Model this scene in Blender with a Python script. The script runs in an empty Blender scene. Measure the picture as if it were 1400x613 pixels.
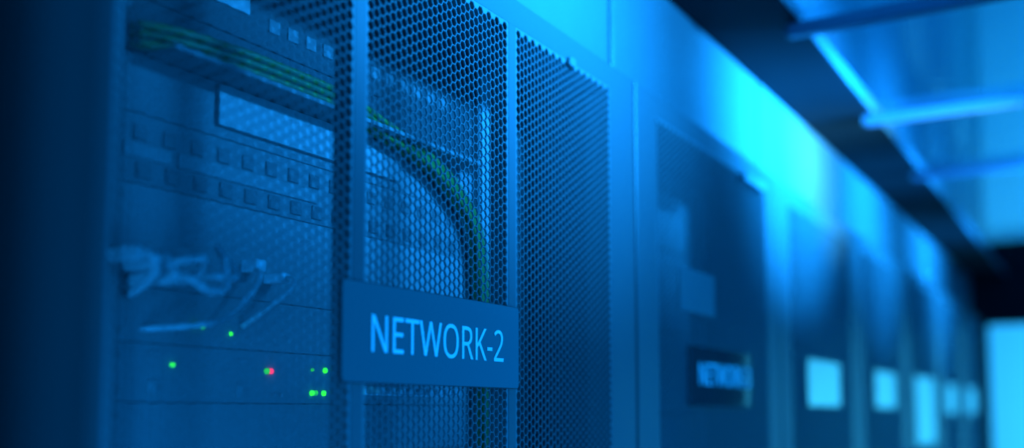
import bpy, bmesh, math, random
from mathutils import Vector, Matrix
random.seed(4)
sc = bpy.context.scene
COL = sc.collection

# ------------------------------------------------------------------ camera
CAM = Vector((0.0, -0.49, 1.60))
YAW, PITCH = math.radians(30.43), math.radians(4.574)
cd = bpy.data.cameras.new('camera')
cam = bpy.data.objects.new('camera', cd); COL.objects.link(cam)
cam.location = CAM
cam.rotation_euler = (math.pi/2 + PITCH, 0, YAW - math.pi/2)
cd.sensor_width = 36; cd.lens = 36; cd.sensor_fit = 'HORIZONTAL'
cd.shift_y = 0.1025
cd.clip_start = 0.01
cd.dof.use_dof = True
cd.dof.focus_distance = 0.93
cd.dof.aperture_fstop = 1.65
sc.camera = cam

# ------------------------------------------------------------------ world, exposure, lamps
sc.view_settings.view_transform = 'Standard'
sc.view_settings.look = 'None'
sc.view_settings.gamma = 1
sc.view_settings.exposure = 0.0
w = bpy.data.worlds.new('room_light'); sc.world = w; w.use_nodes = True
w.node_tree.nodes['Background'].inputs[0].default_value = (0.0, 0.26, 1.0, 1)
w.node_tree.nodes['Background'].inputs[1].default_value = 1.6

def area(name, loc, target, sx, sy, power, color, spread=180):
    l = bpy.data.lights.new(name, 'AREA'); l.shape = 'RECTANGLE'
    l.size = sx; l.size_y = sy; l.energy = power; l.color = color
    l.spread = math.radians(spread)
    o = bpy.data.objects.new(name, l); COL.objects.link(o)
    o.location = loc
    d = (Vector(target) - Vector(loc)).normalized()
    o.rotation_euler = d.to_track_quat('-Z', 'Y').to_euler()
    return o

BLUE = (0.006, 0.29, 1.0)
CYAN = (0.045, 0.62, 1.0)
for xl, pw, zt, sp in ((0.94, 18.0, 2.17, 86), (1.84, 29.0, 2.13, 68), (2.62, 15.0, 2.17, 78), (3.6, 14.0, 2.19, 86)):
    area('aisle_lamp', (xl, -0.60, 2.10), (xl, 0.03, zt), 0.22, 0.05, pw, BLUE, sp)
area('bright_lamp', (2.05, -0.55, 2.06), (2.12, 0.03, 2.125), 0.05, 0.03, 1.9, (0.10, 0.62, 1.0), 48)
area('end_room_lamp', (5.2, -2.2, 1.6), (6.5, -0.55, 1.25), 0.6, 1.2, 36, CYAN, 80)
area('added_end_wall_fill', (4.7, -1.3, 3.3), (6.5, -0.4, 3.2), 0.8, 0.6, 8.5, (0.006, 0.42, 1.0), 90)  # unseen light, added to brighten the upper end wall
area('added_upper_wall_fill', (3.4, -2.3, 3.1), (3.4, 0.126, 3.1), 4.5, 0.3, 2.6, (0.0, 0.22, 1.0), 60)  # unseen light, added and narrowed to brighten the wall above the row
area('added_aisle_fill', (1.25, -1.5, 0.95), (0.75, 0.0, 1.50), 0.5, 0.5, 4.5, BLUE, 80)  # unseen low fill light, added to lift the doors and lower rack
area('added_cabinet_glow', (0.347, 0.075, 1.55), (0.60, 0.105, 1.56), 0.25, 0.03, 0.30, BLUE, 120).rotation_euler.rotate_axis('Z', math.pi/2)  # unseen light added inside the cabinet to lift the lower left rack

# ------------------------------------------------------------------ materials
def mat(name, color, rough=0.5, metal=0.0, spec=0.5, bump=0.0, bscale=200, coat=0.0, vary=0.0, stretch=None):
    m = bpy.data.materials.new(name); m.use_nodes = True
    nt = m.node_tree; b = nt.nodes['Principled BSDF']
    b.inputs['Base Color'].default_value = (*color, 1)
    b.inputs['Roughness'].default_value = rough
    b.inputs['Metallic'].default_value = metal
    b.inputs['Specular IOR Level'].default_value = spec
    b.inputs['Coat Weight'].default_value = coat
    b.inputs['Coat Roughness'].default_value = 0.05
    tc = nt.nodes.new('ShaderNodeTexCoord')
    nz = nt.nodes.new('ShaderNodeTexNoise'); nz.inputs['Scale'].default_value = bscale
    nz.inputs['Detail'].default_value = 3
    if stretch:
        mp = nt.nodes.new('ShaderNodeMapping'); mp.inputs['Scale'].default_value = stretch
        nt.links.new(tc.outputs['Object'], mp.inputs[0]); nt.links.new(mp.outputs[0], nz.inputs['Vector'])
    else:
        nt.links.new(tc.outputs['Object'], nz.inputs['Vector'])
    if vary:
        rp = nt.nodes.new('ShaderNodeMix'); rp.data_type = 'RGBA'
        rp.inputs[6].default_value = (*[c*(1-vary) for c in color], 1)
        rp.inputs[7].default_value = (*[min(1, c*(1+vary)) for c in color], 1)
        nt.links.new(nz.outputs[0], rp.inputs[0]); nt.links.new(rp.outputs[2], b.inputs['Base Color'])
    if bump:
        bp = nt.nodes.new('ShaderNodeBump'); bp.inputs['Strength'].default_value = bump
        bp.inputs['Distance'].default_value = 0.001
        nt.links.new(nz.outputs[0], bp.inputs['Height']); nt.links.new(bp.outputs[0], b.inputs['Normal'])
    return m

def emit(name, color, s):
    m = bpy.data.materials.new(name); m.use_nodes = True
    b = m.node_tree.nodes['Principled BSDF']
    b.inputs['Base Color'].default_value = (*color, 1)
    b.inputs['Emission Color'].default_value = (*color, 1)
    b.inputs['Emission Strength'].default_value = s
    return m

M = {
 'door': mat('grey_powder_coat', (0.0875, 0.0887, 0.0906), 0.42, 0.0, 0.5, 0.12, 900, vary=0.06),
 'mesh': mat('perforated_sheet_steel', (0.15, 0.151, 0.153), 0.34, 0.0, 0.7, vary=0.05),
 'fascia': mat('satin_panel_paint', (0.13, 0.132, 0.135), 0.34, 0.0, 0.5, 0.05, 30, vary=0.05),
 'body': mat('dark_cabinet_paint', (0.0438, 0.05, 0.0625), 0.5, vary=0.08),
 'black': mat('black_door_paint', (0.0175, 0.0194, 0.0175), 0.6, vary=0.1),
 'rail': mat('dark_rail_paint', (0.0075, 0.0081, 0.0112), 0.8, 0.0, 0.12, vary=0.1),
 'alu': mat('brushed_aluminium', (0.24, 0.243, 0.247), 0.4, 0.2, bump=0.1, bscale=60, stretch=(1, 40, 40), vary=0.08),
 'bar': mat('crossbar_paint', (0.17, 0.15, 0.21), 0.45, vary=0.06),
 'sign': mat('glossy_sign_acrylic', (0.0531, 0.0537, 0.055), 0.06, 0.0, 0.5, coat=1.0, vary=0.04),
 'letter': mat('white_vinyl_letter', (0.97, 0.97, 0.97), 0.45),
 'unit': mat('rack_unit_paint', (0.16, 0.161, 0.163), 0.7, vary=0.1),
 'unit_pale_haze': mat('pale_haze_unit_paint', (0.22, 0.222, 0.225), 0.7, vary=0.08),  # unit paint lightened for haze over the lower rack; also pale label strips
 'sticker': mat('grey_sticker', (0.13, 0.132, 0.135), 0.5),
 'baffle': mat('added_baffle_paint', (0.19, 0.192, 0.195), 0.7, vary=0.05),
 'unit_shaded': mat('shaded_unit_paint', (0.0219, 0.0225, 0.0237), 0.7, vary=0.1),  # unit paint darkened to put the shade at the rack top into colour
 'port': mat('port_plastic', (0.11, 0.111, 0.113), 0.6),
 'port_rim': mat('port_metal_rim', (0.0875, 0.0875, 0.0906), 0.5, 0.0),
 'pale': mat('pale_plate', (0.26, 0.262, 0.265), 0.45, vary=0.06),
 'steel': mat('plug_steel', (0.6, 0.608, 0.616), 0.3, 0.3, bump=0.1, bscale=400, vary=0.1),
 'cable': mat('grey_cable_jacket', (0.496, 0.504, 0.52), 0.45, vary=0.06),
 'green': mat('green_cable_jacket', (0.05, 0.13, 0.015), 0.45, vary=0.06),
 'yellow': mat('yellow_cable_jacket', (0.10, 0.14, 0.015), 0.45, vary=0.06),
 'clear': mat('clear_plug_plastic', (0.8, 0.82, 0.85), 0.15, 0.0, 0.7),
 'wall': mat('painted_wall', (0.62, 0.64, 0.66), 0.8, bump=0.1, bscale=80, vary=0.04),
 'wall_row': mat('painted_bulkhead', (0.4, 0.408, 0.416), 0.7, bump=0.1, bscale=80, vary=0.05),
 'floor': mat('raised_floor_tile', (0.20, 0.21, 0.23), 0.4, vary=0.1, bscale=8),
 'led_green': emit('green_indicator', (0.03, 1.0, 0.01), 2.2),
 'led_dim': emit('dim_green_indicator', (0.03, 0.8, 0.05), 0.7),
 'led_red': emit('red_indicator', (1.0, 0.03, 0.10), 2.0),
}
g = bpy.data.materials.new('roof_polycarbonate'); g.use_nodes = True
nt = g.node_tree; nt.nodes.clear()
o_ = nt.nodes.new('ShaderNodeOutputMaterial'); mx = nt.nodes.new('ShaderNodeMixShader')
tr = nt.nodes.new('ShaderNodeBsdfTransparent'); tr.inputs[0].default_value = (0.86, 0.90, 0.94, 1)
gl = nt.nodes.new('ShaderNodeBsdfGlossy'); gl.inputs['Roughness'].default_value = 0.08
fr = nt.nodes.new('ShaderNodeFresnel'); fr.inputs[0].default_value = 1.3
ge = nt.nodes.new('ShaderNodeNewGeometry'); sb = nt.nodes.new('ShaderNodeMath'); sb.operation = 'SUBTRACT'; sb.inputs[0].default_value = 1
mu = nt.nodes.new('ShaderNodeMath'); mu.operation = 'MULTIPLY'          # only the outer face of the slab reflects
nt.links.new(ge.outputs['Backfacing'], sb.inputs[1]); nt.links.new(sb.outputs[0], mu.inputs[0]); nt.links.new(fr.outputs[0], mu.inputs[1])
nt.links.new(mu.outputs[0], mx.inputs[0]); nt.links.new(tr.outputs[0], mx.inputs[1])
nt.links.new(gl.outputs[0], mx.inputs[2]); nt.links.new(mx.outputs[0], o_.inputs[0])
M['glass'] = g

# ------------------------------------------------------------------ helpers
def link(name, me, m=None, parent=None, loc=None):
    o = bpy.data.objects.new(name, me); COL.objects.link(o)
    if m is not None and len(me.materials) == 0: me.materials.append(m)
    if parent is not None: o.parent = parent
    if loc is not None: o.location = loc
    return o

def thing(name, label, cat, loc=(0, 0, 0), group=None):
    o = bpy.data.objects.new(name, None); COL.objects.link(o)
    o.empty_display_size = 0.05; o.location = loc
    o['label'] = label; o['category'] = cat
    if group: o['group'] = group
    return o

def tag(o, label, cat, group=None):
    o['label'] = label; o['category'] = cat
    if group: o['group'] = group
    return o

def boxes(name, lst, bevel=0.0, segs=1):
    """one mesh of boxes (x0,x1,y0,y1,z0,z1)"""
    bm = bmesh.new()
    for (x0, x1, y0, y1, z0, z1) in lst:
        r = bmesh.ops.create_cube(bm, size=1)
        for v in r['verts']:
            v.co = Vector(((x0+x1)/2 + v.co.x*(x1-x0), (y0+y1)/2 + v.co.y*(y1-y0), (z0+z1)/2 + v.co.z*(z1-z0)))
    if bevel:
        bmesh.ops.bevel(bm, geom=list(bm.edges), offset=bevel, segments=segs, affect='EDGES', clamp_overlap=True)
    me = bpy.data.meshes.new(name); bm.to_mesh(me); bm.free()
    return me

def rounded_plate(name, wd, ht, th, rad, segs=6, edge=0.0008):
    """plate in XZ centred on origin, front at y=-th, back at y=0"""
    bm = bmesh.new(); pts = []
    for cx_, cz_, a0 in ((wd/2-rad, ht/2-rad, 0), (-wd/2+rad, ht/2-rad, 90), (-wd/2+rad, -ht/2+rad, 180), (wd/2-rad, -ht/2+rad, 270)):
        for i in range(segs+1):
            a = math.radians(a0 + 90*i/segs)
            pts.append((cx_+rad*math.cos(a), cz_+rad*math.sin(a)))
    f = bm.faces.new([bm.verts.new((x, 0, z)) for x, z in pts])
    r = bmesh.ops.extrude_face_region(bm, geom=[f])
    vs = [v for v in r['geom'] if isinstance(v, bmesh.types.BMVert)]
    for v in vs: v.co.y = -th
    if edge:
        es = [e for e in bm.edges if all(v in vs for v in e.verts)]
        bmesh.ops.bevel(bm, geom=es, offset=edge, segments=1, affect='EDGES')
    bmesh.ops.recalc_face_normals(bm, faces=bm.faces)
    me = bpy.data.meshes.new(name); bm.to_mesh(me); bm.free()
    return me

def tube(name, pts, rad, sides=8, sub=6):
    """smooth tube through control points (Catmull-Rom)"""
    P = [Vector(p) for p in pts]; Q = []
    for i in range(len(P)-1):
        p0 = P[max(i-1, 0)]; p1 = P[i]; p2 = P[i+1]; p3 = P[min(i+2, len(P)-1)]
        for k in range(sub):
            t = k/sub
            Q.append(0.5*((2*p1) + (p2-p0)*t + (2*p0-5*p1+4*p2-p3)*t*t + (-p0+3*p1-3*p2+p3)*t**3))
    Q.append(P[-1])
    bm = bmesh.new(); rings = []; up = Vector((0.13, 0.31, 0.94))
    for i, q in enumerate(Q):
        t = (Q[min(i+1, len(Q)-1)] - Q[max(i-1, 0)]).normalized()
        n = (up - t*up.dot(t)).normalized(); up = n; b = t.cross(n)
        rings.append([bm.verts.new(q + rad*(math.cos(2*math.pi*k/sides)*n + math.sin(2*math.pi*k/sides)*b)) for k in range(sides)])
    for a, b in zip(rings, rings[1:]):
        for k in range(sides):
            bm.faces.new((a[k], a[(k+1) % sides], b[(k+1) % sides], b[k]))
    bm.faces.new(rings[0][::-1]); bm.faces.new(rings[-1])
    for f in bm.faces: f.smooth = True
    bmesh.ops.recalc_face_normals(bm, faces=bm.faces)
    me = bpy.data.meshes.new(name); bm.to_mesh(me); bm.free()
    return me

def disc(name, rad, depth, sides=10, dome=0.4):
    """button facing -y, back at y=0"""
    bm = bmesh.new()
    r0 = [bm.verts.new((rad*math.cos(2*math.pi*k/sides), 0, rad*math.sin(2*math.pi*k/sides))) for k in range(sides)]
    r1 = [bm.verts.new((v.co.x, -depth, v.co.z)) for v in r0]
    r2 = [bm.verts.new((v.co.x*0.6, -depth*(1+dome), v.co.z*0.6)) for v in r0]
    for a, b in ((r0, r1), (r1, r2)):
        for k in range(sides): bm.faces.new((a[k], a[(k+1) % sides], b[(k+1) % sides], b[k]))
    bm.faces.new(r2)
    bmesh.ops.recalc_face_normals(bm, faces=bm.faces)
    me = bpy.data.meshes.new(name); bm.to_mesh(me); bm.free()
    return me

PITCHX = 0.0073                 # hexagon column pitch
R = PITCHX/1.5; VP = R*math.sqrt(3)
def hex_sheet(name, ncols, nrows):
    """punched sheet, flat-topped hexagonal holes; x from 0 at the leftmost hole tip, top hole edge at z=0, front at y=0"""
    verts = []; faces = []
    rh = R - 0.0004/math.sqrt(3); rc = R - 0.0011/math.sqrt(3)
    ang = [math.radians(60*k) for k in range(6)]
    cs = [(math.cos(a), math.sin(a)) for a in ang]
    th = 0.0018; ch = 0.0005
    for c in range(-1, ncols+1):
        x = R + c*PITCHX
        for r in range(-1, nrows+1):
            z = -VP/2 - r*VP - (VP/2 if c % 2 else 0)
            b = len(verts)
            if c < 0 or c >= ncols or r < 0 or r >= nrows:
                verts += [(x+R*a, 0, z+R*s) for a, s in cs]
                faces.append((b, b+1, b+2, b+3, b+4, b+5))
                continue
            verts += [(x+R*a, 0, z+R*s) for a, s in cs]
            verts += [(x+rh*a, 0, z+rh*s) for a, s in cs]
            verts += [(x+rc*a, ch, z+rc*s) for a, s in cs]
            verts += [(x+rc*a, th, z+rc*s) for a, s in cs]
            for k in range(6):
                n = (k+1) % 6
                faces.append((b+k, b+n, b+6+n, b+6+k))
                faces.append((b+6+k, b+6+n, b+12+n, b+12+k))
                faces.append((b+12+k, b+12+n, b+18+n, b+18+k))
    me = bpy.data.meshes.new(name); me.from_pydata(verts, [], faces); me.materials.append(M['mesh'])
    return me

GLYPH = {
 'N': (609, [[(532, 0), (447, 0), (141, 476), (138, 476), (141, 432), (143, 378), (144, 320), (144, 0), (78, 0), (78, 573), (161, 573), (467, 99), (470, 99), (468, 137), (466, 193), (464, 249), (464, 573), (532, 573)]]),
 'E': (446, [[(398, 0), (78, 0), (78, 573), (398, 573), (398, 509), (150, 509), (150, 330), (383, 330), (383, 268), (150, 268), (150, 63), (398, 63)]]),
 'T': (446, [[(259, 0), (187, 0), (187, 509), (8, 509), (8, 573), (437, 573), (437, 509), (259, 509)]]),
 'W': (746, [[(735, 573), (583, 0), (510, 0), (399, 375), (389, 410), (380, 443), (373, 471), (370, 488), (367, 471), (361, 443), (352, 409), (342, 373), (234, 0), (161, 0), (10, 573), (85, 573), (174, 223), (183, 186), (190, 151), (196, 118), (201, 87), (206, 119), (213, 154), (222, 191), (232, 227), (333, 573), (407, 573), (512, 225), (523, 187), (532, 151), (538, 117), (544, 87), (550, 129), (560, 175), (572, 224), (660, 573)]]),
 'O': (626, [[(577, 287), (576, 255), (573, 224), (568, 194), (561, 166), (551, 140), (540, 116), (526, 94), (510, 73), (493, 54), (473, 38), (451, 24), (428, 13), (402, 4), (375, -3), (345, -7), (314, -8), (281, -7), (251, -3), (222, 4), (196, 13), (173, 25), (151, 39), (131, 55), (114, 73), (98, 94), (85, 116), (74, 141), (65, 167), (58, 195), (53, 224), (50, 255), (49, 288), (51, 331), (56, 370), (65, 408), (78, 442), (94, 473), (114, 500), (138, 524), (166, 545), (197, 561), (232, 572), (271, 579), (314, 581), (356, 579), (393, 572), (428, 561), (459, 545), (486, 525), (510, 501), (530, 473), (547, 442), (560, 408), (570, 370), (576, 330)], [(125, 287), (126, 252), (130, 220), (136, 190), (145, 163), (157, 138), (171, 117), (188, 98), (207, 83), (230, 70), (255, 62), (283, 56), (314, 55), (345, 56), (373, 62), (398, 70), (420, 83), (439, 98), (456, 117), (470, 138), (481, 163), (490, 190), (496, 220), (500, 252), (501, 287), (498, 338), (490, 384), (476, 423), (456, 457), (431, 484), (398, 503), (360, 514), (314, 518), (283, 516), (255, 511), (230, 502), (207, 490), (188, 475), (171, 457), (157, 435), (145, 411), (136, 384), (130, 354), (126, 322)]]),
 'R': (499, [[(236, 573), (270, 571), (301, 568), (329, 562), (353, 555), (375, 544), (393, 532), (409, 517), (422, 500), (432, 481), (439, 460), (443, 436), (444, 410), (443, 388), (440, 368), (435, 350), (427, 334), (418, 319), (408, 306), (397, 295), (385, 285), (371, 277), (358, 269), (344, 262), (330, 257), (487, 0), (403, 0), (264, 237), (150, 237), (150, 0), (78, 0), (78, 573)], [(232, 510), (150, 510), (150, 298), (236, 298), (268, 299), (296, 304), (319, 313), (338, 325), (352, 341), (362, 359), (368, 381), (370, 407), (369, 424), (366, 440), (361, 455), (355, 467), (346, 477), (336, 486), (324, 494), (310, 500), (293, 504), (275, 507), (254, 509)]]),
 'K': (496, [[(496, 0), (411, 0), (209, 273), (150, 222), (150, 0), (78, 0), (78, 573), (150, 573), (150, 290), (199, 345), (249, 399), (403, 573), (488, 573), (261, 323)]]),
 '-': (258, [[(32, 184), (32, 246), (226, 246), (226, 184)]]),
 '2': (459, [[(417, 0), (38, 0), (38, 59), (188, 210), (209, 231), (228, 251), (246, 270), (261, 287), (275, 304), (287, 320), (298, 337), (306, 353), (313, 370), (318, 387), (321, 405), (322, 424), (320, 446), (315, 466), (306, 482), (294, 496), (278, 507), (261, 514), (242, 519), (221, 520), (200, 520), (181, 517), (164, 512), (147, 506), (131, 498), (115, 489), (99, 478), (83, 466), (45, 513), (56, 523), (68, 531), (81, 540), (94, 548), (108, 555), (122, 561), (137, 567), (153, 572), (169, 576), (186, 578), (203, 580), (221, 581), (246, 579), (270, 576), (293, 570), (313, 562), (331, 552), (347, 540), (361, 526), (372, 510), (382, 492), (388, 472), (392, 451), (394, 428), (393, 406), (389, 385), (383, 364), (375, 344), (365, 324), (353, 305), (340, 286), (324, 267), (307, 247), (288, 227), (268, 207), (247, 185), (128, 67), (128, 64), (417, 64)]]),
 '3': (459, [[(395, 439), (394, 420), (392, 403), (387, 387), (381, 372), (373, 359), (363, 347), (352, 336), (340, 326), (326, 318), (310, 311), (294, 306), (277, 302), (277, 298), (309, 293), (337, 283), (360, 271), (379, 255), (394, 236), (405, 214), (411, 190), (413, 163), (412, 139), (407, 116), (400, 94), (390, 74), (377, 56), (360, 40), (341, 26), (318, 14), (292, 4), (263, -3), (230, -7), (193, -8), (171, -8), (150, -6), (130, -4), (110, -1), (91, 3), (72, 8), (54, 15), (36, 23), (36, 89), (54, 81), (74, 73), (93, 67), (114, 61), (135, 57), (155, 54), (175, 52), (194, 51), (230, 53), (260, 59), (285, 68), (305, 81), (320, 98), (331, 117), (337, 139), (339, 164), (338, 182), (335, 197), (329, 211), (320, 223), (310, 233), (297, 242), (282, 249), (265, 255), (246, 260), (226, 263), (203, 265), (179, 265), (123, 265), (123, 326), (180, 326), (202, 326), (223, 329), (242, 333), (259, 339), (274, 347), (286, 356), (298, 366), (307, 377), (314, 390), (319, 404), (322, 418), (323, 434), (321, 454), (316, 471), (307, 486), (295, 498), (280, 508), (262, 516), (242, 520), (219, 521), (204, 521), (190, 520), (176, 518), (164, 515), (117, 498), (75, 473), (39, 521), (55, 533), (73, 544), (93, 554), (115, 563), (139, 571), (163, 576), (190, 579), (218, 581), (260, 578), (296, 571), (327, 558), (352, 540), (371, 519), (384, 495), (393, 468)]]),
}

def lettering(name, text, width, height, m, parent, loc):
    cu = bpy.data.curves.new(name, 'CURVE'); cu.dimensions = '2D'; cu.fill_mode = 'BOTH'; cu.extrude = 0.006
    x = 0
    for ch in text:
        adv, loops = GLYPH[ch]
        for lp in loops:
            sp = cu.splines.new('POLY'); sp.points.add(len(lp)-1); sp.use_cyclic_u = True
            for p_, (a, b) in zip(sp.points, lp): p_.co = ((x+a)/1000, b/1000, 0, 1)
        x += adv
    t = bpy.data.objects.new(name, cu); COL.objects.link(t)
    bpy.context.view_layer.update()
    dg = bpy.context.evaluated_depsgraph_get()
    me = bpy.data.meshes.new_from_object(t.evaluated_get(dg))
    bpy.data.objects.remove(t)
    xs = [v.co.x for v in me.vertices]; ys = [v.co.y for v in me.vertices]
    x0, x1, y0, y1 = min(xs), max(xs), min(ys), max(ys)
    for v in me.vertices:
        v.co = Vector(((v.co.x-(x0+x1)/2)/(x1-x0)*width, -v.co.z*0.05-0.0002, (v.co.y-(y0+y1)/2)/(y1-y0)*height))
    me.materials.clear(); me.materials.append(m); me.name = name
    return link(name, me, None, parent, loc)

def struct(name, me, m, parent=None):
    o = link(name, me, m, parent)
    if parent is None: o['kind'] = 'structure'
    return o

# ------------------------------------------------------------------ the setting
fl = struct('floor', boxes('floor', [(-1.5, 6.7, -2.6, 1.3, -0.1, -0.004)]), M['floor'])
tile = boxes('floor_tile', [(0.002, 0.598, 0.002, 0.598, -0.004, 0.0)], 0.0015)
for i in range(13):
    for j in range(6):
        link('floor_tile', tile, M['floor'], fl, (-1.4+0.6*i, -2.5+0.6*j, 0))
struct('ceiling', boxes('ceiling', [(-1.5, 6.7, -2.6, 1.3, 4.2, 4.3)]), M['wall'])
struct('wall_end', boxes('wall_end', [(6.5, 6.6, -2.6, 1.3, 0, 4.2)]), M['wall'])
struct('wall_left', boxes('wall_left', [(-1.5, 6.5, 0.126, 0.2, 2.26, 4.2)]), M['wall_row'])

# aisle end frame
EX = 4.83
d1 = struct('door_1', boxes('door_1', [(EX, EX+0.06, -1.75, 0.20, 1.97, 2.33)], 0.004), M['rail'])
for y0, y1 in ((-0.028, 0.20), (-1.75, -1.035)):
    link('door_jamb', boxes('door_jamb', [(EX, EX+0.06, y0, y1, 0, 1.97)], 0.004), M['rail'], d1)

# ------------------------------------------------------------------ overhead rail and glass roof
rl = thing('containment_rail', 'long dark overhead rail running along the cabinet tops towards the far door', 'rail', (0, 0, 2.178))
link('rail_plate', boxes('rail_plate', [(-0.4, EX, -0.106, 0.030, 0.0, 0.014)], 0.0015), M['rail'], rl)
es = link('edge_strip', boxes('edge_strip', [(-0.4, EX, -0.1085, -0.1065, 0.001, 0.024)], 0.0006), M['alu'], rl)
es['label'] = 'bright metal edge strip'
bar_x = [0.40, 0.95, 1.50, 2.05, 2.60]
bar_lab = {2: 'blue roof crossbar in the top right corner, nearest of the crossbars in view',
           3: 'blue roof crossbar running below the topmost one at right, second in view',
           4: 'thin blurred roof crossbar third in view, close above the dark far frame',
           }
for i in sorted(bar_lab):
    b = thing('roof_crossbar', bar_lab[i], 'crossbar', (bar_x[i], 0, 2.157), 'crossbars of the glass aisle roof')
    link('beam', boxes('beam', [(-0.011, 0.011, -1.33, -0.090, 0.0, 0.0195)], 0.003, 2), M['bar'], b)
    link('end_cap', boxes('end_cap', [(-0.012, 0.012, -0.0905, -0.0865, 0.001, 0.0185)], 0.002), M['body'], b)
xs = bar_x[2:] + [EX]
pane_lab = ['clear roof pane between the first and second blue crossbars in view',
            'clear roof pane between the second and third blue crossbars in view',
            'long clear roof pane between the third blue crossbar and the dark far frame']
for i in range(len(xs)-1):
    p = link('roof_pane', boxes('roof_pane', [(xs[i]+0.002, xs[i+1]-0.002, -1.30, -0.110, 2.1775, 2.1825)]), M['glass'])
    tag(p, pane_lab[i], 'glass pane', 'clear panes of the aisle roof')
p = link('roof_pane', boxes('roof_pane', [(0.952, 1.498, -1.30, -0.110, 2.1775, 2.1825)]), M['glass'])
tag(p, 'clear roof pane at the top edge above the nearest blue crossbar', 'glass pane', 'clear panes of the aisle roof')

# ------------------------------------------------------------------ cabinets
FX = [1.1285 + 0.612*k for k in range(7)]      # boundaries of the narrow cabinets
C1 = (0.318, 1.1285)
Y0 = 0.034                                      # body front
ZT = 2.002
narrow = hex_sheet('mesh_narrow', 29, 216)
wide = hex_sheet('mesh_wide', 64, 216)
MESH_TOP = 1.9725

def cabinet(x0, x1, label, group, holes, rails=True):
    c = thing('server_cabinet', label, 'cabinet', (x0, 0, 0), group)
    wdt = x1-x0
    link('side_panel', boxes('side_panel', [(0.002, 0.020, Y0, 0.95, 0.0, 2.0)]), M['body'], c)
    link('side_panel', boxes('side_panel', [(wdt-0.020, wdt-0.002, Y0, 0.95, 0.0, 2.0)]), M['body'], c)
    link('back_panel', boxes('back_panel', [(0.020, wdt-0.020, 0.93, 0.95, 0.0, 2.0)]), M['body'], c)
    link('top_panel', boxes('top_panel', [(0.020, wdt-0.020, Y0, 0.93, 1.985, 2.0)]), M['body'], c)
    link('plinth', boxes('plinth', [(0.020, wdt-0.020, Y0, 0.93, 0.0, 0.06)]), M['body'], c)
    cx_ = wdt/2
    for s in (-1, 1):
        xx = cx_ + s*0.252
        link('mounting_post', boxes('mounting_post', [(xx-0.011, xx+0.011, 0.118, 0.160, 0.06, 1.985)]), M['unit_pale_haze'], c)
    # door frame
    g0, g1 = 0.0032, wdt-0.0030
    lst = []
    e = 0.0016
    lefts = [h[0]-x0 for h in holes]; rights = [h[1]-x0 for h in holes]
    zb = MESH_TOP - 216*VP - VP/2
    lst.append((g0, lefts[0]-e, -0.0004, 0.030, 0.06, ZT))
    lst.append((rights[-1]+e, g1, -0.0004, 0.030, 0.06, ZT))
    lst.append((lefts[0]-e, rights[-1]+e, -0.0004, 0.030, MESH_TOP+e, ZT))
    lst.append((lefts[0]-e, rights[-1]+e, -0.0004, 0.030, 0.06, zb-e))
    bm = bmesh.new()
    outer = [(g0, 0.06), (g1, 0.06), (g1, ZT), (g0, ZT)]
    a, b, cc, d = lefts[0]-e, rights[-1]+e, zb-e, MESH_TOP+e
    inner = [(a, cc), (b, cc), (b, d), (a, d)]
    bv = 0.0012
    def ring(pts, y): return [bm.verts.new((x, y, z)) for x, z in pts]
    cenx, cenz = (g0+g1)/2, (0.06+ZT)/2
    ob = ring(outer, 0.030)
    om = ring(outer, -0.0004+bv)
    of = ring([(g0+bv, 0.06+bv), (g1-bv, 0.06+bv), (g1-bv, ZT-bv), (g0+bv, ZT-bv)], -0.0004)
    inf = ring(inner, -0.0004); inb = ring(inner, 0.030)
    for A, B in ((ob, om), (om, of), (of, inf), (inf, inb), (inb, ob)):
        for k in range(4): bm.faces.new((A[k], A[(k+1) % 4], B[(k+1) % 4], B[k]))
    bmesh.ops.recalc_face_normals(bm, faces=bm.faces)
    me = bpy.data.meshes.new('door'); bm.to_mesh(me); bm.free()
    dr = link('door', me, M['door'], c)
    link('gap_shade_strip', boxes('gap_shade_strip', [(g0-0.0018, g0-0.0002, 0.0009, 0.0300, 0.062, ZT-0.002)]), M['black'], dr)['label'] = 'black strip added to darken the door gap'  # black strip standing in for the shade in the gap between doors
    for k, h in enumerate(holes):
        link('mesh_panel', narrow if len(holes) == 3 else wide, None, dr, (h[0]-x0, 0, MESH_TOP))
        if k:
            link('mullion', boxes('mullion', [(rights[k-1]+e, lefts[k]-e, -0.0004, 0.020, zb-e+0.0001, MESH_TOP+e-0.0001)]), M['door'], dr)
    return c, dr

PW = 29*PITCHX + 0.5*R; WW = 64*PITCHX + 0.5*R
h1 = [(x, x+PW) for x in (0.3815, 0.6117, 0.8420)]
cab1, door1 = cabinet(*C1, 'wide server cabinet with three mesh door panels behind the sharp NETWORK-2 sign', 'row of server cabinets', h1)
sn = link('door_sensor', rounded_plate('door_sensor', 0.014, 0.010, 0.005, 0.003), M['mesh'], door1, (0.955-C1[0], -0.0005, 1.972))
for a, b in ((0.022, 0.140), (0.670, 0.788)):
    link('added_baffle', boxes('added_baffle', [(a, b, 0.136, 0.139, 0.06, 1.984)]), M['baffle'], cab1)  # pale panels added so the view through the mesh is evenly bright
sn['label'] = 'small sensor on the top rail'
cab_lab = ['blurred server cabinet next to the NETWORK-2 one, pale tab at its door top',
           'blurred server cabinet third in the row, its sign a pale square glare',
           'blurred server cabinet fourth in the row, with a small half-lit sign',
           'blurred server cabinet fifth in the row, with the tall narrow pale sign',
           'blurred server cabinet last but one in the row, with a tiny pale sign',
           'blurred server cabinet at the far end of the row beside the bright doorway']
blank = boxes('blanking_panel', [(-0.241, 0.241, 0.126, 0.132, 0.001, 0.131)], 0.001)
doors = [door1]
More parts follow.
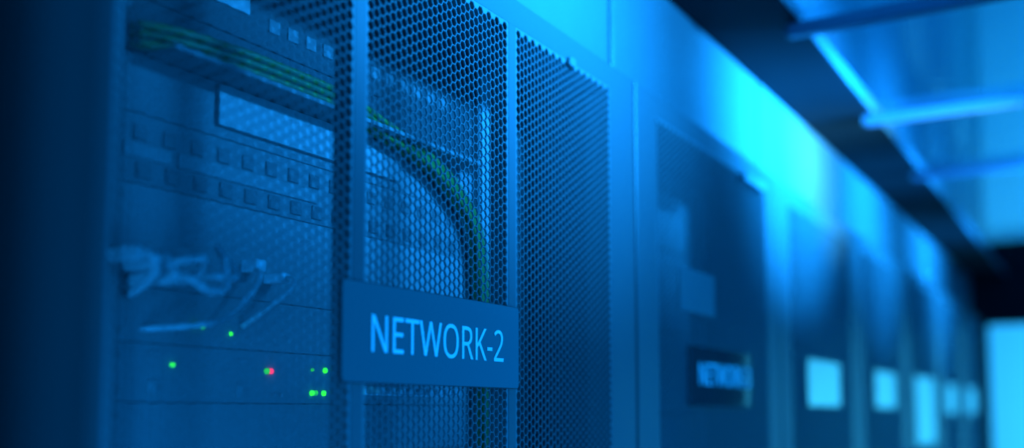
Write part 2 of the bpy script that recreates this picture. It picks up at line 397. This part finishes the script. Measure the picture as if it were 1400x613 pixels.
for k in range(6):
    x0, x1 = FX[k], FX[k+1]
    c, dr = cabinet(x0, x1, cab_lab[k], 'row of server cabinets', [(x0+0.0675, x0+0.0675+WW)])
    doors.append(dr)
    for q in range(9):
        link('blanking_panel', blank, M['unit'], c, (0.306, 0, 0.80+0.1325*q))
t2 = link('door_sensor', rounded_plate('door_sensor', 0.105, 0.013, 0.012, 0.004), M['pale'], doors[1], (1.578-FX[0], -0.0005, 1.9625))
t2['label'] = 'pale tab at the top corner'

# cabinet at left with half door open into the aisle
c0 = thing('server_cabinet', 'black cabinet half-door standing open out of focus at the dark left edge', 'cabinet', (-0.30, 0, 0))
link('side_panel', boxes('side_panel', [(0.002, 0.020, Y0, 0.95, 0, 2.0)]), M['body'], c0)
link('side_panel', boxes('side_panel', [(0.590, 0.608, Y0, 0.95, 0, 2.0)]), M['body'], c0)
link('back_panel', boxes('back_panel', [(0.020, 0.590, 0.93, 0.95, 0, 2.0)]), M['body'], c0)
link('top_panel', boxes('top_panel', [(0.020, 0.590, Y0, 0.93, 1.985, 2.0)]), M['body'], c0)
od = link('door', boxes('door', [(-0.281, 0.0, 0.0, 0.022, 0.06, 2.0)], 0.003, 2), M['black'], c0, (0.600, -0.004, 0))
od.rotation_euler = (0, 0, math.radians(65))
link('hinge', boxes('hinge', [(0.590, 0.608, -0.006, 0.036, 1.75, 1.83), (0.590, 0.608, -0.006, 0.036, 0.3, 0.38)], 0.002), M['steel'], c0)

# panels above the cabinets
pan_lab = ['bright blue overhead panel above the door with three mesh panels',
           'overhead panel above the second cabinet, with dark blue shade near the rail',
           'overhead panel above the third cabinet, with the brightest cyan glow',
           'overhead panel above the fourth cabinet, narrow and blurred',
           'overhead panel above the fifth cabinet, narrow and blurred',
           'overhead panel above the last but one cabinet, very blurred',
           'overhead panel above the last cabinet beside the far frame']
edges = [C1[0]] + FX
for k in range(7):
    a, b = edges[k], edges[k+1]
    p = link('overhead_panel', boxes('overhead_panel', [(a+0.0055, b-0.0055, 0.031, 0.045, 2.006, 2.30)], 0.002), M['fascia'])
    tag(p, pan_lab[k], 'panel', 'overhead panels above the cabinet doors')
bk = thing('panel_carrier', 'dark backing strip seen in the joints between the overhead panels', 'strip')
link('carrier_strip', boxes('carrier_strip', [(0.0, EX, 0.0455, 0.055, 2.004, 2.30)]), M['black'], bk)

# ------------------------------------------------------------------ door signs
def sign(xa, xb, za, zb, label, text=None, tw=0, tht=0, tx=0, tz=0, y=-0.0009):
    s = thing('door_sign', label, 'sign', ((xa+xb)/2, y, (za+zb)/2), 'cabinet door signs')
    link('sign_plate', rounded_plate('sign_plate', xb-xa, zb-za, 0.003, 0.004), M['sign'], s)
    if text:
        lettering('lettering', text, tw, tht, M['letter'], s, (tx-(xa+xb)/2, -0.0031, tz-(za+zb)/2))
    return s
sign(0.5820, 0.8410, 1.6205, 1.6980, 'sharp dark blue plate reading NETWORK-2 in white capitals on the nearest door', 'NETWORK-2', 0.1950, 0.0293, 0.7135, 1.6592)
sign(1.2960, 1.5660, 1.6060, 1.6880, 'blurred dark plate with bright lettering on the second cabinet door', 'NETWORK-3', 0.225, 0.031, 1.443, 1.6505)
sign(1.905, 2.160, 1.608, 1.697, 'square plate shining pale with glare on the third cabinet door')
sign(2.520, 2.780, 1.606, 1.696, 'small blurred plate half lit with glare on the fourth cabinet door')
sign(3.085, 3.440, 1.500, 1.700, 'tall plate shining pale on the fifth cabinet door')
sign(3.690, 3.950, 1.590, 1.690, 'tiny blurred pale plate on the last but one cabinet door')
sign(4.240, 4.540, 1.588, 1.690, 'tiny blurred pale plate on the last cabinet door by the doorway')

# ------------------------------------------------------------------ rack units in the nearest cabinet
RX0, RX1 = 0.482, 0.962
screw = disc('screw', 0.0032, 0.0012, 8, 0.5)
port = boxes('port', [(-0.0068, 0.0068, -0.0012, 0.0, -0.0060, 0.0060)], 0.0005)
led = disc('status_light', 0.0015, 0.0016, 8, 0.5)
led_big = disc('status_light_big', 0.0025, 0.0018, 10, 0.5)
def dup_mesh(me, m):
    k = me.copy(); k.materials.clear(); k.materials.append(m); return k
port_me = dup_mesh(port, M['port'])
LED = {(n, b): dup_mesh(me, M[n]) for n in ('led_green', 'led_dim', 'led_red') for b, me in ((0, led), (1, led_big))}
screw_me = dup_mesh(screw, M['unit'])

def unit(name, label, cat, z0, z1, m, depth=0.5, y=0.13):
    u = thing(name, label, cat, (RX0, y, z0), 'rack units in the nearest cabinet')
    ht = z1-z0; wd = RX1-RX0
    link('front_plate', boxes('front_plate', [(0, wd, -0.003, 0.0, -0.0007, ht+0.0007)], 0.0005), M[m], u)
    link('chassis', boxes('chassis', [(0.02, wd-0.02, 0.0, depth, 0.001, ht-0.001)]), M['unit'], u)
    for sx_ in (0.008, wd-0.008):
        for sz in ((0.008, ht-0.008) if ht > 0.03 else (ht/2,)):
            link('screw', screw_me, None, u, (sx_, -0.003, sz))
    return u
def add_led(u, x, z, kind='led_green', big=0):
    link('status_light', LED[(kind, big)], None, u, (x-RX0, -0.0032, z-u.location.z))
def add_plate(u, x0, x1, z0, z1, m='pale', name='label_plate', th=0.0016):
    return link(name, rounded_plate(name, x1-x0, z1-z0, th, 0.0012, 3, 0.0003), M[m], u, ((x0+x1)/2-RX0, -0.0031, (z0+z1)/2-u.location.z))

uJ = unit('blank_panel', 'dark blank rack panel topmost behind the left mesh panel', 'rack panel', 1.956, 1.983, 'unit_shaded')
uG = unit('network_switch', 'dark rack unit with small pale label plate high behind the left mesh panel', 'switch', 1.911, 1.954, 'unit_shaded')
add_plate(uG, 0.574, 0.612, 1.9325, 1.950)
for i in range(12): link('port', port_me, None, uG, (0.160+0.0235*i, -0.003, 0.021))
uF = unit('cable_manager', 'rack cable manager carrying the yellow-green cable bundle', 'cable manager', 1.867, 1.909, 'unit_shaded')
link('cable_tray', boxes('cable_tray', [(0.025, 0.455, -0.034, -0.003, -0.0008, 0.0004), (0.025, 0.455, -0.0352, -0.034, -0.0008, 0.0032)], 0.0004), M['unit'], uF)
uE = unit('display_unit', 'rack unit with a long pale plate across its front', 'rack unit', 1.822, 1.865, 'unit')
add_plate(uE, 0.578, 0.8215, 1.8303, 1.8640, 'pale', 'pale_plate', 0.004)
uD = unit('patch_bay', 'patch bay with two rows of ports and pale label strips', 'patch bay', 1.769, 1.820, 'unit')
for r_, zz in ((0, 0.0375), (1, 0.0095)):
    for i in range(16):
        rim = link('port', dup_mesh(port, M['port_rim']) if (r_, i) == (0, 0) else bpy.data.meshes['port_rim'], None, uD, (0.022+0.0275*i + 0.004*r_, -0.003, zz))
        if (r_, i) == (0, 0): rim.data.name = 'port_rim'
        link('socket', port_me, None, rim, (0, -0.0004, -0.0022)).scale = (0.8, 1, 0.62)
add_plate(uD, 0.4900, 0.5330, 1.7870, 1.7975, 'unit_pale_haze', 'label_strip')
add_plate(uD, 0.5400, 0.7000, 1.7870, 1.7985, 'unit_pale_haze', 'label_strip')
uC = unit('network_switch', 'tall plain rack unit with the grey plugged cables hanging from it', 'switch', 1.693, 1.767, 'unit_pale_haze')
uB = unit('rack_server', 'thin rack unit with two small green lights below the grey cables', 'server', 1.651, 1.691, 'unit_pale_haze')
add_led(uB, 0.5618, 1.6662); add_led(uB, 0.5690, 1.6655, 'led_dim'); add_led(uB, 0.5987, 1.6622)
uA = unit('rack_server', 'rack unit with red light and rows of green lights left of the NETWORK-2 sign', 'server', 1.607, 1.649, 'unit_pale_haze')
for x, z, k, b in ((0.5398, 1.635, 'led_green', 0), (0.6403, 1.6333, 'led_dim', 1), (0.6455, 1.6335, 'led_red', 1), (0.6973, 1.6364, 'led_dim', 0),
                   (0.7145, 1.6364, 'led_green', 1), (0.7270, 1.6362, 'led_green', 0), (0.7317, 1.6357, 'led_dim', 1),
                   (0.6973, 1.6158, 'led_green', 1), (0.7018, 1.6158, 'led_dim', 1), (0.7129, 1.6158, 'led_green', 1), (0.7301, 1.6161, 'led_green', 1)):
    add_led(uA, x, z, k, b)
add_plate(uA, 0.5180, 0.5245, 1.6125, 1.6225, 'pale')
add_plate(uA, 0.6060, 0.6125, 1.6105, 1.6205, 'pale')
add_plate(uA, 0.5160, 0.5290, 1.6410, 1.6440, 'unit_pale_haze')
add_plate(uA, 0.6070, 0.6170, 1.6390, 1.6420, 'pale')
add_plate(uA, 0.6480, 0.6520, 1.6120, 1.6150, 'pale'); add_plate(uA, 0.6570, 0.6600, 1.6115, 1.6150, 'pale')
uH = unit('blank_panel', 'plain rack panel directly under the rack unit with the red light', 'rack panel', 1.562, 1.605, 'unit_pale_haze')
uI = unit('blank_panel', 'plain tall rack panel lowest in view behind the left mesh panel', 'rack panel', 1.430, 1.560, 'unit')

# clear plugs under the sign
ORD = ['first', 'second', 'third', 'fourth', 'fifth', 'sixth', 'seventh', 'eighth', 'ninth']
for i in range(9):
    x = 0.752 + 0.0155*i
    p = thing('network_plug', 'pale clear network plug, %s from the left in the row below the NETWORK-2 sign' % ORD[i], 'plug', (x, 0.1265, 1.6185), 'clear plugs below the sign')
    link('plug_body', boxes('plug_body', [(-0.0058, 0.0058, -0.022, 0.0, -0.004, 0.004)], 0.001), M['clear'], p)
    link('boot', boxes('boot', [(-0.0045, 0.0045, -0.038, -0.022, -0.0032, 0.0032)], 0.0012), M['cable'], p)

# grey plugged cables
def data_cable(label, base, direction, length, path, wdt=0.013, ht=0.009):
    t = thing('data_cable', label, 'cable', base, 'grey cables plugged into the tall rack unit')
    d = Vector(direction).normalized()
    rot = Vector((0, -1, 0)).rotation_difference(d).to_matrix().to_4x4()
    pm = boxes('plug_housing', [(-wdt/2, wdt/2, -length, 0, -ht/2, ht/2)], 0.0012); pm.transform(rot)
    link('plug_housing', pm, M['steel'], t)
    gm = boxes('grip', [(-wdt/2-0.0008, wdt/2+0.0008, -length*0.98, -length*0.62, -ht/2-0.0008, ht/2+0.0008)], 0.001); gm.transform(rot)
    link('grip', gm, M['cable'], t)
    lm = boxes('pull_tab', [(-wdt*0.3, wdt*0.3, -length-0.012, -length*0.3, ht/2+0.0008, ht/2+0.002)], 0.0004); lm.transform(rot)
    link('pull_tab', lm, M['pale'], t)
    tip = d*length
    link('cord', tube('cord', [tip*0.96] + [Vector(q)-Vector(base) for q in path], 0.0032), M['cable'], t)
data_cable('upper left grey plug with a bright tip, left of the other plugs', (0.474, 0.127, 1.709), (0.02, -1, -0.01), 0.046, [(0.477, 0.076, 1.706), (0.484, 0.082, 1.696), (0.492, 0.105, 1.688), (0.497, 0.126, 1.684)])
data_cable('long grey plug in the middle of the plug cluster', (0.494, 0.127, 1.705), (0.05, -1, 0.0), 0.050, [(0.500, 0.068, 1.706), (0.512, 0.066, 1.708), (0.5205, 0.076, 1.703), (0.519, 0.088, 1.694)])
data_cable('long grey plug lowest in the plug cluster', (0.5005, 0.127, 1.6945), (0.07, -1, 0.02), 0.050, [(0.507, 0.070, 1.6925), (0.522, 0.070, 1.6865), (0.540, 0.074, 1.689), (0.548, 0.080, 1.699), (0.549, 0.084, 1.716)])
data_cable('short grey plug at the right of the cluster with an upright cable', (0.532, 0.127, 1.7005), (0.10, -1, 0.0), 0.034, [(0.541, 0.084, 1.700), (0.556, 0.080, 1.700), (0.562, 0.088, 1.709), (0.562, 0.105, 1.725)])
lc = thing('network_cable', 'thin pale cord rising in a curve right of the grey plugs', 'cable', (0.5395, 0.10, 1.6639))
link('cord', tube('cord', [(-0.03, 0.028, -0.004), (0, 0, 0), (0.029, 0, 0.0077), (0.0558, 0, 0.0303), (0.068, 0.004, 0.046), (0.076, 0.024, 0.056)], 0.0026), M['cable'], lc)
link('plug', boxes('plug', [(0.070, 0.082, 0.010, 0.030, 0.050, 0.060)], 0.001), M['clear'], lc)
sp = thing('network_plug', 'single bright plug right of the thin pale cord', 'plug', (0.640, 0.127, 1.7110))
link('plug_body', boxes('plug_body', [(-0.0055, 0.0055, -0.022, 0, -0.004, 0.004)], 0.001), M['clear'], sp)
link('cord', tube('cord', [(0, -0.021, 0), (-0.004, -0.034, -0.004), (-0.016, -0.036, -0.016), (-0.024, -0.02, -0.03), (-0.028, 0.0, -0.042)], 0.0026), M['cable'], sp)

# yellow-green bundle
blab = ['yellow patch cable lowest at the front of the bundle above the pale plate', 'green patch cable in the middle at the front of the bundle above the pale plate',
        'yellow patch cable topmost at the front of the bundle above the pale plate', 'green patch cable lowest at the back of the bundle above the pale plate',
        'yellow patch cable in the middle at the back of the bundle above the pale plate', 'green patch cable topmost at the back of the bundle above the pale plate']
for i in range(6):
    dz = (i % 3)*0.0066; dy = (i//3)*0.008; dx = dz*0.9
    j = lambda: random.uniform(-0.0008, 0.0008)
    pts = [(0.492, 0.118+dy, 1.8700+dz+j()), (0.522, 0.106+dy, 1.8710+dz+j()), (0.57, 0.100+dy, 1.8720+dz+j()), (0.64, 0.099+dy, 1.8735+dz+j()), (0.71, 0.100+dy, 1.8720+dz+j()),
           (0.78, 0.106+dy, 1.864+dz*0.9+j()), (0.845, 0.107+dy, 1.852+dz*0.8+j()), (0.887+dx*0.4, 0.107+dy, 1.836+dz*0.7+j()), (0.925+dx*0.7, 0.107+dy, 1.811+dz*0.5),
           (0.941+dx, 0.107+dy, 1.785), (0.948+dx, 0.107+dy, 1.745), (0.954+dx, 0.106+dy, 1.68), (0.956+dx, 0.106+dy, 1.60), (0.958+dx, 0.106+dy, 1.50), (0.955+dx, 0.110+dy, 1.44)]
    tag(link('patch_cable', tube('patch_cable', pts, 0.0032, 8, 5), M['green' if i % 2 else 'yellow']), blab[i], 'cable', 'yellow and green cables of the bundle')

# pale sticker on the second door
s2 = link('door_sticker', rounded_plate('door_sticker', 0.135, 0.060, 0.0012, 0.003), M['sticker'], None, (1.335, -0.0009, 1.7625))
tag(s2, 'dim blue rectangular sticker above the sign on the second cabinet door', 'sticker')
bpy.context.view_layer.update()
